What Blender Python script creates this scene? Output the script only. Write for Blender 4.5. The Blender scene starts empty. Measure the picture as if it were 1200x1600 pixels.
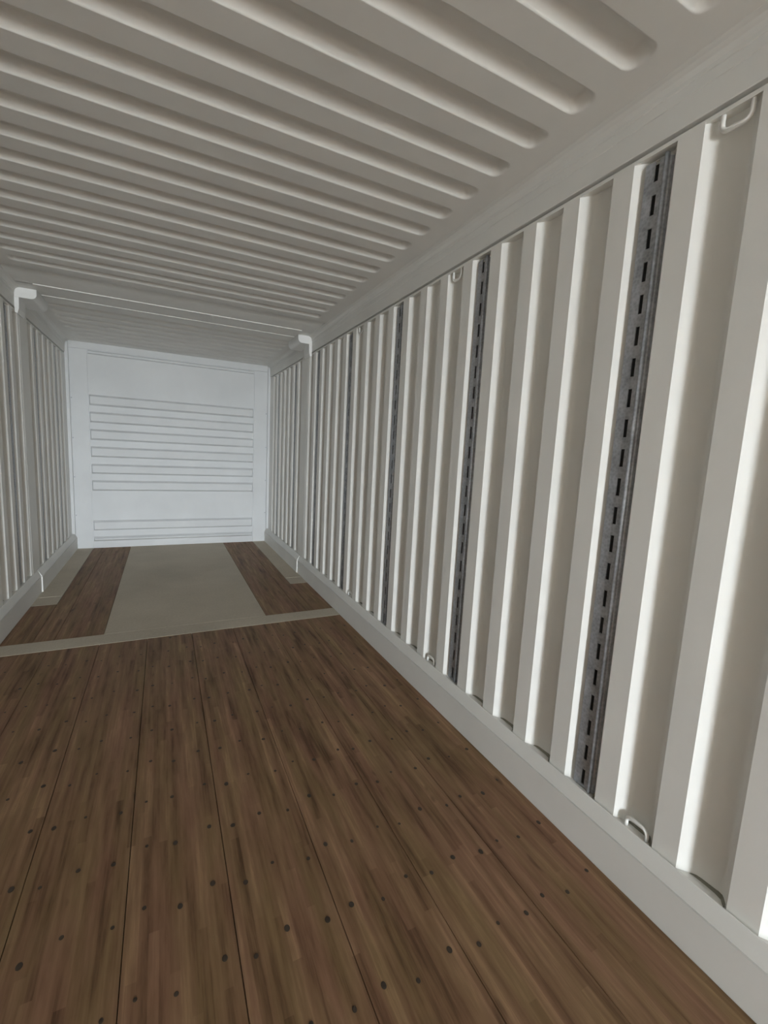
import bpy, bmesh, math, random
from mathutils import Matrix, Vector
random.seed(7)
S = bpy.context.scene
COL = S.collection
PI = math.pi

# ------------------------------------------------------------------ camera
HW, H, YE, YR = 1.22, 2.646, 6.867, -9.1        # half width at the rails, height, front wall, rear door opening
cam = bpy.data.cameras.new('camera')
cam.sensor_fit = 'VERTICAL'
cam.sensor_height = 36.0
cam.lens = 688.49 / 1600 * 36.0
cam.clip_start = 0.02
cam.clip_end = 200
co = bpy.data.objects.new('camera', cam)
COL.objects.link(co)
yaw, pitch, roll = 0.4664, -0.1329, 0.0516
fw = Vector((math.sin(yaw) * math.cos(pitch), math.cos(yaw) * math.cos(pitch), math.sin(pitch)))
r0 = Vector((math.cos(yaw), -math.sin(yaw), 0))
u0 = r0.cross(fw)
rt = math.cos(roll) * r0 + math.sin(roll) * u0
up = -math.sin(roll) * r0 + math.cos(roll) * u0
m = Matrix((rt, up, -fw)).transposed().to_4x4()
m.translation = (-0.1792, 0, 1.4586)
co.matrix_world = m
S.camera = co

# ------------------------------------------------------------------ light: overcast daylight through the open rear doors
w = bpy.data.worlds.new('sky')
S.world = w
w.use_nodes = True
bg = w.node_tree.nodes['Background']
bg.inputs[0].default_value = (0.86, 0.94, 1.0, 1)
bg.inputs[1].default_value = 6.0
pl = bpy.data.lights.new('door_opening_daylight', 'AREA')
pl.shape = 'RECTANGLE'
pl.size, pl.size_y = 1.2, 2.6
pl.cycles.is_portal = True
po = bpy.data.objects.new('door_opening_daylight', pl)
COL.objects.link(po)
po.location = (-0.57, YR - 0.13, 1.30)
po.rotation_euler = (PI / 2, 0, 0)               # emits along +y
S.view_settings.view_transform = 'Standard'
S.view_settings.look = 'None'
S.view_settings.gamma = 1
S.view_settings.use_curve_mapping = False
S.view_settings.exposure = 4.32
S.cycles.max_bounces = 14
S.cycles.diffuse_bounces = 8
S.cycles.use_guiding = True
S.cycles.use_adaptive_sampling = False
S.cycles.glossy_bounces = 4
S.cycles.sample_clamp_indirect = 10

# ------------------------------------------------------------------ materials
def mat(name, rough=0.5, metal=0.0, spec=0.5):
    M = bpy.data.materials.new(name)
    M.use_nodes = True
    b = M.node_tree.nodes['Principled BSDF']
    b.inputs['Roughness'].default_value = rough
    b.inputs['Metallic'].default_value = metal
    b.inputs['Specular IOR Level'].default_value = spec
    return M, M.node_tree, b

def nd(t, kind, **kw):
    n = t.nodes.new(kind)
    for k, v in kw.items():
        setattr(n, k, v)
    return n

def math_n(t, op, a, b=None, c=None):
    n = nd(t, 'ShaderNodeMath', operation=op)
    for i, v in enumerate((a, b, c)):
        if v is None: continue
        if isinstance(v, (int, float)): n.inputs[i].default_value = v
        else: t.links.new(v, n.inputs[i])
    return n.outputs[0]

def ramp(t, fac, stops):
    n = nd(t, 'ShaderNodeValToRGB')
    e = n.color_ramp.elements
    while len(e) < len(stops): e.new(0.5)
    for s, (p, c) in zip(e, stops):
        s.position = p
        s.color = (*c, 1)
    t.links.new(fac, n.inputs[0])
    return n.outputs[0]

def noise(t, vec, scale, detail=3, rough=0.55):
    n = nd(t, 'ShaderNodeTexNoise')
    n.inputs['Scale'].default_value = scale
    n.inputs['Detail'].default_value = detail
    n.inputs['Roughness'].default_value = rough
    t.links.new(vec, n.inputs['Vector'])
    return n.outputs['Fac']

def obj_co(t, scale=None):
    g = nd(t, 'ShaderNodeNewGeometry').outputs['Position']
    if scale:
        mp = nd(t, 'ShaderNodeMapping')
        mp.inputs['Scale'].default_value = scale
        t.links.new(g, mp.inputs[0])
        return mp.outputs[0]
    return g

def bump(t, b, h, strength, dist):
    n = nd(t, 'ShaderNodeBump')
    n.inputs['Strength'].default_value = strength
    n.inputs['Distance'].default_value = dist
    t.links.new(h, n.inputs['Height'])
    t.links.new(n.outputs[0], b.inputs['Normal'])

def paint(name, c, var=0.035, rough=0.5):
    M, t, b = mat(name, rough)
    c2 = tuple(max(0, x * (1 - var * 2.2)) for x in c)
    f = noise(t, obj_co(t), 2.3, 5)
    t.links.new(ramp(t, f, [(0.3, c2), (0.7, c)]), b.inputs['Base Color'])
    bump(t, b, noise(t, obj_co(t), 240, 2), 0.25, 0.0006)
    return M

PAINT = paint('cream_wall_paint', (0.86, 0.85, 0.815))
CEILP = paint('cream_ceiling_paint', (0.84, 0.83, 0.80))
FRONTP = paint('white_front_wall_paint', (0.71, 0.72, 0.73))
RAILP = paint('grey_white_rail_paint', (0.80, 0.795, 0.765))
WHITEP = paint('white_casting_paint', (0.86, 0.86, 0.85), 0.02)
GAP_SHADE = paint('grey_gap_shade', (0.30, 0.29, 0.235), 0.1, 0.7)  # shade of the recess gaps, put into the colour
DARK = paint('dark_gap', (0.02, 0.02, 0.02), 0.1, 0.9)

def galvanised():
    M, t, b = mat('galvanised_steel', 0.42, 0.35)
    v = nd(t, 'ShaderNodeTexVoronoi')
    v.inputs['Scale'].default_value = 90
    t.links.new(obj_co(t), v.inputs['Vector'])
    f = noise(t, obj_co(t), 14, 4)
    k = math_n(t, 'ADD', math_n(t, 'MULTIPLY', v.outputs['Distance'], 0.35), math_n(t, 'MULTIPLY', f, 0.75))
    t.links.new(ramp(t, k, [(0.25, (0.24, 0.25, 0.27)), (0.75, (0.52, 0.54, 0.58))]), b.inputs['Base Color'])
    t.links.new(math_n(t, 'MULTIPLY_ADD', f, 0.3, 0.28), b.inputs['Roughness'])
    bump(t, b, k, 0.2, 0.0006)
    return M
GALV = galvanised()

def wood():
    M, t, b = mat('brown_laminated_wood', 0.6, 0, 0.3)
    sp = nd(t, 'ShaderNodeSeparateXYZ')
    t.links.new(obj_co(t), sp.inputs[0])
    x, y = sp.outputs[0], sp.outputs[1]
    wob = math_n(t, 'MULTIPLY', math_n(t, 'SUBTRACT', noise(t, obj_co(t, (6, 1.2, 1)), 1.0, 2), 0.5), 0.012)
    xi = math_n(t, 'FLOOR', math_n(t, 'DIVIDE', math_n(t, 'ADD', x, wob), 0.0265))
    w1 = nd(t, 'ShaderNodeTexWhiteNoise', noise_dimensions='1D')
    t.links.new(xi, w1.inputs['W'])
    yo = math_n(t, 'ADD', math_n(t, 'DIVIDE', y, 0.62), math_n(t, 'MULTIPLY', w1.outputs['Value'], 17.0))
    yi = math_n(t, 'FLOOR', yo)
    cv = nd(t, 'ShaderNodeCombineXYZ')
    t.links.new(xi, cv.inputs[0]); t.links.new(yi, cv.inputs[1])
    w2 = nd(t, 'ShaderNodeTexWhiteNoise', noise_dimensions='3D')
    t.links.new(cv.outputs[0], w2.inputs['Vector'])
    grain = noise(t, obj_co(t, (48, 2.4, 1)), 1.0, 4, 0.6)
    blot = noise(t, obj_co(t, (15, 1.7, 1)), 1.0, 5, 0.65)
    k = math_n(t, 'MULTIPLY', w2.outputs['Value'], 0.14)
    k = math_n(t, 'ADD', k, math_n(t, 'MULTIPLY', grain, 0.50))
    k = math_n(t, 'ADD', k, math_n(t, 'MULTIPLY', blot, 0.58))
    tone = ramp(t, k, [(0.42, (0.085, 0.046, 0.023)), (0.56, (0.185, 0.113, 0.063)),
                       (0.68, (0.235, 0.150, 0.088)), (0.82, (0.36, 0.24, 0.142))])
    # hue drifting between olive and reddish boards
    hs = nd(t, 'ShaderNodeMix', data_type='RGBA', blend_type='MULTIPLY')
    hs.inputs[0].default_value = 0.7
    hue = ramp(t, noise(t, obj_co(t, (11, 1.4, 1)), 1.0, 2), [(0.35, (1.0, 1.0, 0.78)), (0.65, (1.12, 0.92, 0.96))])
    t.links.new(tone, hs.inputs[6]); t.links.new(hue, hs.inputs[7])
    # a few scuffed dark stains
    st = ramp(t, noise(t, obj_co(t, (14, 4.5, 1)), 1.0, 2), [(0.70, (1, 1, 1)), (0.80, (0.45, 0.43, 0.40))])
    m2 = nd(t, 'ShaderNodeMix', data_type='RGBA', blend_type='MULTIPLY')
    m2.inputs[0].default_value = 1
    t.links.new(hs.outputs[2], m2.inputs[6]); t.links.new(st, m2.inputs[7])
    t.links.new(m2.outputs[2], b.inputs['Base Color'])
    bump(t, b, grain, 0.3, 0.0008)
    return M
WOOD = wood()

def steel_floor():
    M, t, b = mat('beige_painted_floor_steel', 0.7, 0, 0.3)
    f = noise(t, obj_co(t), 55, 5, 0.7)
    g = noise(t, obj_co(t), 1.6, 3)
    k = math_n(t, 'ADD', math_n(t, 'MULTIPLY', f, 0.5), math_n(t, 'MULTIPLY', g, 0.5))
    t.links.new(ramp(t, k, [(0.3, (0.41, 0.36, 0.285)), (0.7, (0.58, 0.515, 0.415))]), b.inputs['Base Color'])
    bump(t, b, f, 0.35, 0.001)
    return M
PLATE = steel_floor()
SCREW = paint('dark_countersunk_screw', (0.055, 0.037, 0.024), 0.2, 0.6)

def ground_mat():
    M, t, b = mat('outside_concrete', 0.9)
    t.links.new(ramp(t, noise(t, obj_co(t), 1.2, 5), [(0.3, (0.24, 0.235, 0.22)), (0.7, (0.34, 0.33, 0.31))]), b.inputs['Base Color'])
    return M

# ------------------------------------------------------------------ mesh helpers
def mesh_of(bm, name, smooth=False, mtl=None):
    bmesh.ops.recalc_face_normals(bm, faces=bm.faces[:]) if not smooth else None
    me = bpy.data.meshes.new(name)
    bm.to_mesh(me); bm.free()
    if smooth:
        me.polygons.foreach_set('use_smooth', [True] * len(me.polygons))
    if mtl: me.materials.append(mtl)
    return me

def link(name, me, parent=None, loc=(0, 0, 0)):
    o = bpy.data.objects.new(name, me)
    COL.objects.link(o)
    o.location = loc
    if parent: o.parent = parent
    return o

def empty(name, loc=(0, 0, 0)):
    return link(name, None, None, loc)

def struct(name, label, cat, loc=(0, 0, 0), me=None):
    o = link(name, me, None, loc)
    o['kind'] = 'structure'; o['label'] = label; o['category'] = cat
    return o

def thing(name, label, cat, group, loc):
    o = empty(name, loc)
    o['label'] = label; o['category'] = cat
    if group: o['group'] = group
    return o

def box(bm, x0, x1, y0, y1, z0, z1, bev=0):
    r = bmesh.ops.create_cube(bm, size=1)
    vs = r['verts']
    for v in vs:
        v.co = Vector(((x0 + x1) / 2 + v.co.x * (x1 - x0), (y0 + y1) / 2 + v.co.y * (y1 - y0), (z0 + z1) / 2 + v.co.z * (z1 - z0)))
    if bev:
        ed = list({e for v in vs for e in v.link_edges})
        bmesh.ops.bevel(bm, geom=ed, offset=bev, segments=2, profile=0.6, affect='EDGES')

def box_me(name, mtl, *a, bev=0):
    bm = bmesh.new(); box(bm, *a, bev=bev)
    return mesh_of(bm, name, False, mtl)

def prism_y(bm, pts, y0, y1):
    """closed outline of (x,z) swept along y"""
    a = [bm.verts.new((x, y0, z)) for x, z in pts]
    b = [bm.verts.new((x, y1, z)) for x, z in pts]
    n = len(pts)
    for i in range(n):
        bm.faces.new((a[i], a[(i + 1) % n], b[(i + 1) % n], b[i]))
    bm.faces.new(a); bm.faces.new(b[::-1])

def tube(bm, path, r, seg=10):
    rings = []
    for i, p in enumerate(path):
        p = Vector(p)
        d = (Vector(path[min(i + 1, len(path) - 1)]) - Vector(path[max(i - 1, 0)])).normalized()
        n = Vector((1, 0, 0)) if abs(d.x) < 0.9 else Vector((0, 1, 0))
        b = d.cross(n).normalized(); n = b.cross(d).normalized()
        rings.append([bm.verts.new(p + r * (math.cos(2 * PI * k / seg) * n + math.sin(2 * PI * k / seg) * b)) for k in range(seg)])
    for q, s in zip(rings, rings[1:]):
        for k in range(seg):
            bm.faces.new((q[k], q[(k + 1) % seg], s[(k + 1) % seg], s[k]))
    bm.faces.new(rings[0][::-1]); bm.faces.new(rings[-1])

# ------------------------------------------------------------------ side walls: corrugated sheet
XW, DW, PER = 1.26, 0.035, 0.22                  # inner face, corrugation depth, pitch
OPEN, SL, SLF = 0.142, 0.040, 0.060                          # recess width, slope width
ZB, ZT = 0.20, 2.472
Y0 = 1.11                                        # far edge of the recess that holds a slotted track
def shape(t):
    return 1.5 * t if t < 0.5 else 1 - 0.25 * ((1 - t) / 0.5) ** 3
def recess_profile(y0):
    """(y, depth) from near edge to far edge y0 of one recess"""
    n = 8
    pts = [(y0 - OPEN + SL * i / n, DW * shape(i / n)) for i in range(n + 1)]
    pts += [(y0 - SLF + SLF * i / n, DW * shape(1 - i / n)) for i in range(n + 1)]
    return pts
def panel_me(name, edges, ya, yb, side, mtl):
    prof = [(ya, 0)]
    for e in edges: prof += recess_profile(e)
    prof.append((yb, 0))
    bm = bmesh.new()
    lo = [bm.verts.new((side * (XW + d), y, ZB)) for y, d in prof]
    hi = [bm.verts.new((side * (XW + d), y, ZT)) for y, d in prof]
    for i in range(len(prof) - 1):
        f = (lo[i], lo[i + 1], hi[i + 1], hi[i])
        bm.faces.new(f if side > 0 else f[::-1])
    for a, b, (y, d) in zip(lo, hi, prof):       # keep the inner corners crisp
        if d == 0: bm.edges.get((a, b)).smooth = False
    return mesh_of(bm, name, True, mtl)

def side_wall(side):
    s = 'right' if side > 0 else 'left'
    W = struct('wall_' + s, 'cream corrugated steel side wall on the %s of the container' % s, 'wall')
    link('outer_skin', box_me('outer_skin', PAINT, *sorted((side * 1.335, side * 1.36)), YR, YE + .05, -0.06, 2.76), W)
    # panels of four corrugations, from one slotted track to the next
    shared = None
    k0 = -11
    for k in range(k0, 5):
        y0 = Y0 + 4 * PER * k
        if k == 4:                                # up to the post: one corrugation after the last track
            me = panel_me('side_panel', [y0, y0 + PER], y0 - OPEN - .039, 4.90, side, PAINT)
            link('side_panel', me, W)
            continue
        if shared is None:
            shared = panel_me('side_panel', [PER * i for i in range(4)], -OPEN - .039, 3 * PER + .039, side, PAINT)
        link('side_panel', shared, W, (0, y0, 0))
    # the post's wide flat face, then the last bay
    link('wall_post', box_me('wall_post', PAINT, *sorted((side * (XW - .002), side * 1.33)), 4.885, 5.135, ZB - .01, H - 0.02, bev=.004), W)
    link('side_panel', panel_me('side_panel', [5.29 + PER * i for i in range(7)], 5.12, YE + .02, side, PAINT), W)
    # olive bead along each recess bottom, coloured dark to stand in for gap shade
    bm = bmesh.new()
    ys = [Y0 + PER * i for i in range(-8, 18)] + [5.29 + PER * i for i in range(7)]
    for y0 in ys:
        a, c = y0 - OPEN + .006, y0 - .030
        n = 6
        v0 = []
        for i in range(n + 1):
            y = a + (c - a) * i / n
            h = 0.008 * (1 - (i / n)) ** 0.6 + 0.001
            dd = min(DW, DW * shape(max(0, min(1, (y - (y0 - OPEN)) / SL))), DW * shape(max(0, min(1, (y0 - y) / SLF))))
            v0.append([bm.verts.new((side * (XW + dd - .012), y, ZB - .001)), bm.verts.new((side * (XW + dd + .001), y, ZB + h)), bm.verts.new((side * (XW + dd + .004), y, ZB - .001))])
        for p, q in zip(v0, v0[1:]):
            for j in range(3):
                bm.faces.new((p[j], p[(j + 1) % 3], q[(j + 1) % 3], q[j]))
    o = link('gap_shade_bead', mesh_of(bm, 'gap_shade_bead', False, GAP_SHADE), W)
    o['kind'] = 'stuff'; o['label'] = 'dark olive strip standing in for gap shade in the recess bottoms'
    return W
WR, WL = side_wall(1), side_wall(-1)

# bottom rails
def bottom_rail(side):
    s = 'right' if side > 0 else 'left'
    R = struct('baseboard_' + s, 'pale grey steel bottom rail along the %s edge of the wooden floor' % s, 'rail')
    def seg(name, xin, y0, y1):
        pts = [(xin, -.03), (xin, .150), (xin + .008, .151), (xin + .008, .1545), (xin + .001, .156), (1.243, .209), (1.246, .2115), (1.249, .210), (1.2575, ZB), (1.335, ZB), (1.335, -.03)]
        bm = bmesh.new()
        prism_y(bm, [(side * x, z) for x, z in pts], y0, y1)
        o = link(name, mesh_of(bm, name, False, RAILP), R)
        return o
    seg('rail_face', HW, YR, 4.985)
    seg('rail_face', HW - .010, 4.985, YE + .02)
    return R
bottom_rail(1); bottom_rail(-1)

# top rails
def top_rail(side, n):
    s = 'right' if side > 0 else 'left'
    R = struct('trim_%d' % n, 'cream steel top rail where the %s wall meets the ceiling' % s, 'rail')
    pts = [(1.212, H + .012), (1.212, H - .001), (1.228, H - .006), (1.240, H - .016), (1.247, H - .030), (1.2475, H - .042),
           (1.2505, H - .044), (1.251, H - .075), (1.2535, H - .077), (1.254, 2.492), (1.256, 2.489), (1.335, 2.489), (1.335, H + .012)]
    bm = bmesh.new(); prism_y(bm, [(side * x, z) for x, z in pts], YR, YE + .02)
    link('rail_face', mesh_of(bm, 'rail_face', False, RAILP), R)
    # thin welded lip below it, set back a little so a dark line runs between
    link('rail_lip', box_me('rail_lip', PAINT, *sorted((side * 1.2605, side * 1.335)), YR, YE + .02, 2.464, 2.4765), R)
    return R
top_rail(1, 1); top_rail(-1, 2)

# ------------------------------------------------------------------ ceiling
CE = struct('ceiling', 'cream steel container ceiling pressed with crosswise ribs', 'ceiling')
def rib_patch(name, y_near, y_far, edges, depth, wid, slope, xe=1.107):
    """roof sheet from y_near to y_far, recessed upward ribs ending in rounded ends"""
    xs = [0.0]
    x = 0.9
    xs += [0.45, 0.9]
    while x < xe + .012:
        x += 0.006; xs.append(x)
    xs.append(1.235)
    xs = [-v for v in xs[:0:-1]] + xs
    ys = {round(y_near, 4), round(y_far, 4)}
    for e in edges:
        for q in (-.003, 0, .004, .010, .016, .022, .028, .034, .040, .046, .052):
            ys.add(round(e - wid + q, 4)); ys.add(round(e - q, 4))
    ys = sorted(ys)
    hw = wid / 2
    rad = hw * 0.72
    def hgt(x, y):
        for e in edges:
            cy = e - hw
            qx = abs(x) - (xe - rad); qy = abs(y - cy) - (hw - rad)
            sd = math.hypot(max(qx, 0), max(qy, 0)) + min(max(qx, qy), 0) - rad
            if sd < 0:
                t = min(1, -sd / slope)
                t = t * t * (3 - 2 * t) * 0.2 + t * 0.8
                return depth * t
        return 0
    bm = bmesh.new()
    g = [[bm.verts.new((x, y, H + hgt(x, y))) for x in xs] for y in ys]
    for a, b in zip(g, g[1:]):
        for i in range(len(xs) - 1):
            bm.faces.new((a[i], b[i], b[i + 1], a[i + 1]))
    return mesh_of(bm, name, True, CEILP)
RP, RD, RW, RS = 0.2012, 0.034, 0.104, 0.029
base = 4.071
sheet = rib_patch('roof_panel', -RP * 5 + .0486, .0486, [-RP * i for i in range(5)], RD, RW, RS)
y = base
while y > YR + 1:
    link('roof_panel', sheet, CE, (0, y, 0)); y -= RP * 5
rest = y
link('roof_panel', box_me('roof_panel', CEILP, -1.235, 1.235, YR, rest + .0486, H, H + .004), CE)
# fold before the cross beam, beam plates, last bay
bm = bmesh.new()
prof = [(base + .0486, 0), (4.19, 0), (4.215, .010), (4.235, .016), (4.255, .016), (4.30, .010), (4.345, 0), (4.60, 0)]
a = [bm.verts.new((-1.235, yy, H + d)) for yy, d in prof]; b = [bm.verts.new((1.235, yy, H + d)) for yy, d in prof]
for i in range(len(prof) - 1): bm.faces.new((a[i], a[i + 1], b[i + 1], b[i]))
link('roof_panel', mesh_of(bm, 'roof_panel', True, CEILP), CE)
link('beam_plate', box_me('beam_plate', CEILP, -1.09, 1.09, 4.575, 5.05, H - .007, H + .02, bev=.002), CE)
link('beam_plate', box_me('beam_plate', CEILP, -1.09, 1.09, 4.855, 5.05, H - .012, H - .006, bev=.002), CE)
link('roof_panel', box_me('roof_panel', CEILP, -1.235, 1.235, 4.59, 5.07, H, H + .004), CE)
link('roof_panel', rib_patch('roof_panel', 5.07, YE + .02, [5.22 + .218 * i for i in range(8)], 0.016, 0.104, 0.034, 1.13), CE)
link('outer_skin', box_me('outer_skin', CEILP, -1.36, 1.36, YR, YE + .05, H + .09, H + .12), CE)

# ------------------------------------------------------------------ front wall
FW = struct('wall_front', 'white steel front wall with crosswise pressed bands at the far end', 'wall')
YF = YE
link('panel', box_me('panel', FRONTP, -1.3, 1.3, YF + .012, YF + .06, -.04, H + .10), FW)
for s in (-1, 1):
    link('corner_post', box_me('corner_post', FRONTP, *sorted((s * 1.034, s * 1.225)), YF, YF + .05, -.02, 2.5585), FW)
    # narrow return of the post that stands proud of the wall
    link('post_return', box_me('post_return', FRONTP, *sorted((s * 1.2255, s * 1.30)), YF - .035, YF + .05, ZB, H - .02, bev=.003), FW)
link('header', box_me('header', FRONTP, -1.225, 1.225, YF - .003, YF + .05, 2.562, H + .08), FW)
def corrugation(z0, z1, d=0.034, sl=0.022):
    bm = bmesh.new()
    o = [(-1.026, z0), (1.026, z0), (1.026, z1), (-1.026, z1)]
    i_ = [(-1.026 + sl * .6, z0 + sl), (1.026 - sl * .6, z0 + sl), (1.026 - sl * .6, z1 - sl * 1.2), (-1.026 + sl * .6, z1 - sl * 1.2)]
    A = [bm.verts.new((x, YF + .0125, z)) for x, z in o]; B = [bm.verts.new((x, YF + .012 - d, z)) for x, z in i_]
    for k in range(4): bm.faces.new((A[k], A[(k + 1) % 4], B[(k + 1) % 4], B[k]))
    bm.faces.new(B); bm.faces.new(A[::-1])
    return mesh_of(bm, 'corrugation', False, FRONTP)
for z0, z1 in [(1.885, 2.005), (1.667, 1.790), (1.446, 1.568), (1.224, 1.346), (1.006, 1.121), (.783, .905), (.250, .370), (.103, .150)]:
    link('corrugation', corrugation(z0 - .012, z1 + .006), FW)
link('corrugation', corrugation(2.508, 2.556, .018, .012), FW)
bm = bmesh.new()
for s in (-1, 1):
    for z in (.45, .95, 1.45, 1.95):
        box(bm, s * 1.212 - .006, s * 1.212 + .006, YF - .006, YF + .002, z - .008, z + .008, bev=.002)
o = link('rivet', mesh_of(bm, 'rivet', False, GALV), FW); o['kind'] = 'stuff'

# ------------------------------------------------------------------ floor
FL = struct('floor', 'brown wooden plank floor with beige steel plates towards the front wall', 'floor')
link('sub_floor', box_me('sub_floor', DARK, -1.3, 1.3, YR, YE + .05, -.06, -.031), FL)
X0, PW = -0.003, 0.3022
def plank_me(x0, x1, y0, y1):
    bm = bmesh.new(); box(bm, x0 + .0013, x1 - .0013, y0, y1, -.03, 0, bev=.0012)
    return mesh_of(bm, 'plank', False, WOOD)
bm = bmesh.new()
r = bmesh.ops.create_circle(bm, cap_ends=True, radius=.0058, segments=12)
r2 = bmesh.ops.create_circle(bm, cap_ends=False, radius=.0075, segments=12)
screw_me = mesh_of(bm, 'screw_head', False, SCREW)
bm = bmesh.new()
c = [bm.verts.new((.0078 * math.cos(k * PI / 6), .0078 * math.sin(k * PI / 6), .0006)) for k in range(12)]
d_ = [bm.verts.new((.0050 * math.cos(k * PI / 6), .0050 * math.sin(k * PI / 6), .0012)) for k in range(12)]
for k in range(12): bm.faces.new((c[k], c[(k + 1) % 12], d_[(k + 1) % 12], d_[k]))
bm.faces.new(d_)
screw_me = mesh_of(bm, 'screw_head', False, SCREW)
offs = (0.048, 0.145, 0.262)
for j in range(-4, 4):
    xa, xb = X0 + PW * j, X0 + PW * (j + 1)
    xa, xb = max(xa, -HW), min(xb, HW)
    if j == -4: xa = -HW
    if j == 3: xb = HW
    P = link('plank', plank_me(xa, xb, -0.95, 3.552), FL)
    for rr in range(12):
        for q, of in enumerate(offs):
            x = X0 + PW * j + of + random.uniform(-.009, .009)
            if x < xa + .02 or x > xb - .02: continue
            y = 0.885 + .241 * rr + (.014 if (q + j) % 2 else -.012) + random.uniform(-.009, .009)
            if y > 3.52: continue
            o = link('screw_head', screw_me, P, (x, y, 0))
            k = random.uniform(.65, 1.15)
            o.scale = (k, k * random.uniform(1, 1.35), 1)
    for k in range(4):
        link('plank', plank_me(xa, xb, YR + .01 + k * 2.035, YR + .005 + (k + 1) * 2.035), FL)
# steel plates
def plate(name, x0, x1, y0, y1, z=0.001):
    return link(name, box_me(name, PLATE, x0, x1, y0, y1, -.03, z, bev=.001), FL)
plate('cross_plate', -HW, HW, 3.556, 3.735)
plate('tunnel_plate', -.60, .60, 3.737, YE + .01, .0012)
for s in (-1, 1):
    plate('wing_plate', *sorted((s * 1.034, s * (HW - .001))), 4.575, 4.80)
    plate('wing_plate', *sorted((s * 1.034, s * (HW - .001))), 4.802, YE + .01, .003)
    link('plank', plank_me(*sorted((s * .602, s * .905)), 3.737, YE + .01), FL)
    link('plank', plank_me(*sorted((s * .905, s * 1.032)), 3.737, YE + .01), FL)
    link('plank', plank_me(*sorted((s * 1.032, s * 1.2195)), 3.737, 4.573), FL)

# ------------------------------------------------------------------ rear frame, light-blocking leaf and ground behind the camera
RF = struct('trim_3', 'steel frame round the rear door opening', 'frame')
for s in (-1, 1):
    link('frame_post', box_me('frame_post', PAINT, *sorted((s * 1.16, s * 1.36)), YR - .12, YR, -.06, H + .12), RF)
# unseen right leaf, added to block half the daylight; the left side stays open
link('light_block_leaf', box_me('light_block_leaf', PAINT, 0.02, 1.159, YR - .10, YR - .03, 0.002, H - .082), RF)
link('frame_header', box_me('frame_header', PAINT, -1.159, 1.159, YR - .12, YR, H - .08, H + .12), RF)
link('frame_sill', box_me('frame_sill', PLATE, -1.159, 1.159, YR - .12, YR, -.06, 0), RF)
G = struct('ground', 'grey concrete yard outside the rear doors', 'ground', (0, 0, 0), box_me('ground', ground_mat(), -30, 30, -60, 30, -1.3, -1.2))

# ------------------------------------------------------------------ slotted tracks standing in the recesses
def track(side):
    ROOT = bpy.data.objects.new('slotted_track', None)
    xf, xb = 1.272, XW + DW - .001
    yl, yr, ys = -.050, -.086, -.122              # left edge, fold, rear edge
    yl = -.036; yr = -.098; ys = -.124
    z0, z1 = ZB + .004, 2.447
    bm = bmesh.new()
    # slotted face made of strips round every slot
    ya, yb_ = -.0680, -.0820                       # slot edges
    def face(p):
        vs = [bm.verts.new((side * x, y, z)) for x, y, z in p]
        bm.faces.new(vs)
    def quad(y0, y1, za, zb_):
        face([(xf, y0, za), (xf, y1, za), (xf, y1, zb_), (xf, y0, zb_)])
    quad(yl, ya, z0, z1); quad(yb_, yr, z0, z1)
    zc = 2.414; slots = []
    while zc > z0 + .04:
        slots.append(zc); zc -= .1033
    zt = z1
    for c_ in slots:
        quad(ya, yb_, c_ + .031, zt); zt = c_ - .031
        for (p0, p1) in (((ya, c_ + .031), (ya, c_ - .031)), ((yb_, c_ + .031), (yb_, c_ - .031)), ((ya, c_ + .031), (yb_, c_ + .031)), ((ya, c_ - .031), (yb_, c_ - .031))):
            face([(xf, p0[0], p0[1]), (xf, p1[0], p1[1]), (xf + .004, p1[0], p1[1]), (xf + .004, p0[0], p0[1])])
    quad(ya, yb_, z0, zt)
    bmesh.ops.remove_doubles(bm, verts=bm.verts[:], dist=1e-5)
    facep = mesh_of(bm, 'slotted_face', False, GALV)
    bm = bmesh.new()
    box(bm, *sorted((side * (xf + .006), side * (xf + .008))), yb_ - .012, ya + .012, z0 + .01, z1 - .01)
    back = mesh_of(bm, 'slot_backing', False, DARK)
    # rolled fold (bright ridge) and returned side
    bm = bmesh.new()
    n = 7
    pr = [(xf + .0002, yr + .001)]
    for i in range(n + 1):
        t = PI * i / n
        pr.append((xf - .008 * math.sin(t), yr - .0075 + .0075 * math.cos(t)))
    pr += [(xf + .004, yr - .0155)]
    lo = [bm.verts.new((side * x, y, z0)) for x, y in pr]; hi = [bm.verts.new((side * x, y, z1 + .006)) for x, y in pr]
    for i in range(len(pr) - 1): bm.faces.new((lo[i], lo[i + 1], hi[i + 1], hi[i]))
    bm.faces.new(hi); bm.faces.new(lo[::-1])
    ridge = mesh_of(bm, 'folded_ridge', True, GALV)
    bm = bmesh.new()
    pr = [(xf + .003, yr - .015), (xf + .006, yr - .020), (xf + .014, yr - .024), (xf + .016, ys - .002)]
    lo = [bm.verts.new((side * x, y, z0)) for x, y in pr]; hi = [bm.verts.new((side * x, y, z1 - .004)) for x, y in pr]
    for i in range(len(pr) - 1): bm.faces.new((lo[i], lo[i + 1], hi[i + 1], hi[i]))
    # left return back to the sheet
    a = [bm.verts.new((side * xf, yl, z0)), bm.verts.new((side * xb, yl - .004, z0)), bm.verts.new((side * xb, yl - .004, z1)), bm.verts.new((side * xf, yl, z1))]
    bm.faces.new(a)
    sidep = mesh_of(bm, 'side_flange', False, GALV)
    return facep, back, ridge, sidep
def place_tracks(side, rows):
    F, B, R_, Sd = track(side)
    for y, lab in rows:
        T = thing('slotted_track', lab, 'track', 'slotted steel tracks on the %s wall' % ('right' if side > 0 else 'left'), (0, y, 0))
        link('slotted_face', F, T); link('slot_backing', B, T); link('folded_ridge', R_, T); link('side_flange', Sd, T)
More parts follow.
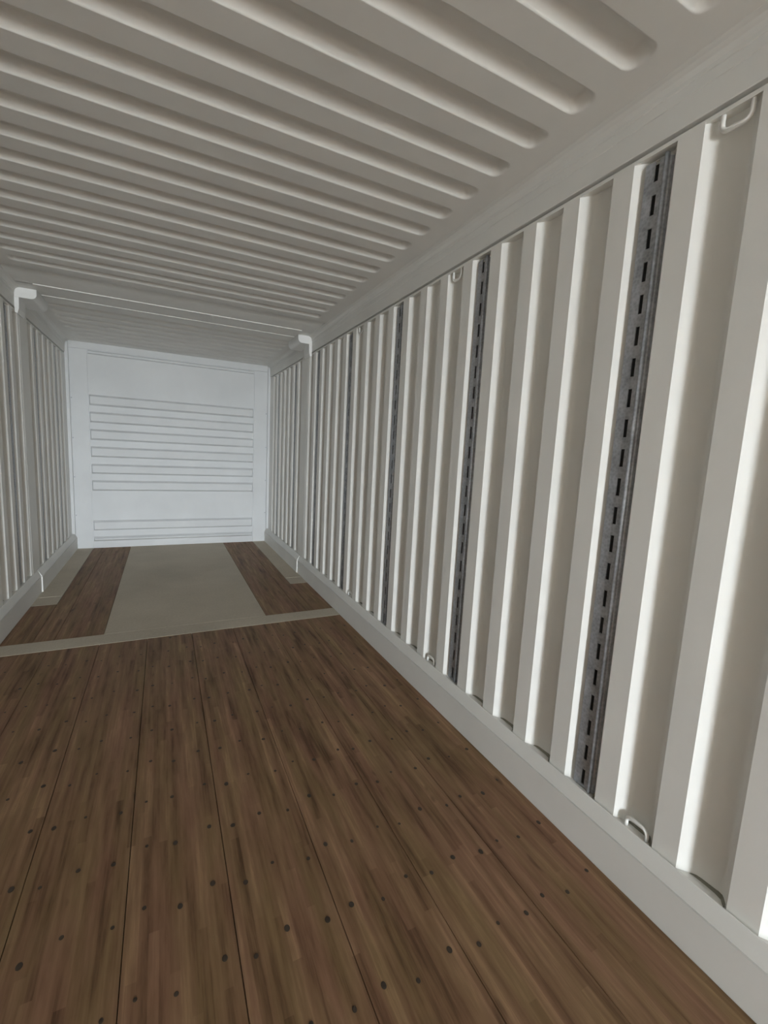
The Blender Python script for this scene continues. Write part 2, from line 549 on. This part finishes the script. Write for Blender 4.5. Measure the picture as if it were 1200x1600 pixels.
tr = [(Y0, 'tall galvanised slotted track on right wall, the nearest and widest in view'),
      (Y0 + .88, 'galvanised slotted track on right wall, second from the camera'),
      (Y0 + 1.76, 'galvanised slotted track on right wall, third from the camera, middle of the near five'),
      (Y0 + 2.64, 'galvanised slotted track on right wall, fourth from the camera'),
      (Y0 + 3.52, 'galvanised slotted track on right wall, just before the post with white casting'),
      (5.29 + .22, 'thin slotted track on right wall, first one beyond the white casting'),
      (5.29 + .22 * 5, 'thin slotted track on right wall, last one beside the front wall')]
place_tracks(1, tr)
tl = [(Y0 + 3.52, 'slotted track on left wall, just before the post at the frame edge'),
      (5.29 + .22, 'thin dark slotted track on left wall, first one beyond the post'),
      (5.29 + .22 * 5, 'thin dark slotted track on left wall, last one beside the front wall')]
place_tracks(-1, tl)

# ------------------------------------------------------------------ corner castings at the posts
def casting(side):
    s = 'right' if side > 0 else 'left'
    T = thing('corner_casting', 'bright white steel casting under the ceiling at the %s post' % s, 'casting', None, (side * 1.2, 4.755, 2.58))
    x0, x1, z0, z1, rd = 1.103, 1.252, 2.566, H - .001, .042
    pts = [(x1, z0), (x1, z1), (x0, z1)]
    for i in range(7):
        t = PI / 2 * i / 6
        pts.append((x0 + rd - rd * math.cos(t), z0 + rd - rd * math.sin(t)))
    bm = bmesh.new()
    prism_y(bm, [(side * (x - 1.2), z - 2.58) for x, z in pts], 0, .40)
    link('block', mesh_of(bm, 'block', False, WHITEP), T)
    bm = bmesh.new()
    prism_y(bm, [(side * (x - 1.2), z - 2.58) for x, z in [(1.222, 2.583), (1.2545, 2.583), (1.2545, 2.45), (1.236, 2.44), (1.226, 2.48)]], .005, .20)
    link('bracket_leg', mesh_of(bm, 'bracket_leg', False, WHITEP), T)
casting(1); casting(-1)

# ------------------------------------------------------------------ lashing rings
def ring_me(up_):
    bm = bmesh.new()
    hw_, h, r = .037, (.036 if up_ else .048), .0070
    pts = [(0, -hw_, -.004 if up_ else .004)]
    n = 6; rd = .020
    sgn = 1 if up_ else -1
    pts.append((0, -hw_, sgn * (h - rd)))
    for i in range(1, n + 1):
        t = PI / 2 * i / n
        pts.append((0, -hw_ + rd - rd * math.cos(t), sgn * (h - rd + rd * math.sin(t))))
    for i in range(0, n + 1):
        t = PI / 2 * i / n
        pts.append((0, hw_ - rd + rd * math.sin(t), sgn * (h - rd + rd * math.cos(t))))
    pts.append((0, hw_, -.004 if up_ else .004))
    tube(bm, pts, r)
    return mesh_of(bm, 'lashing_ring', True, PAINT)
RU, RDN = ring_me(True), ring_me(False)
for i, (y, where) in enumerate([(.81, 'nearest the camera'), (2.135, 'between the second and third slotted tracks'), (3.455, 'between the third and fourth slotted tracks')]):
    for me, z, wd in ((RDN, 2.466, 'hanging from the top rail'), (RU, ZB, 'standing on the bottom rail')):
        o = link('lashing_ring', me, None, (1.270, y, z))
        o['label'] = 'cream lashing ring %s, %s' % (wd, where)
        o['category'] = 'ring'; o['group'] = 'lashing rings on the right wall'
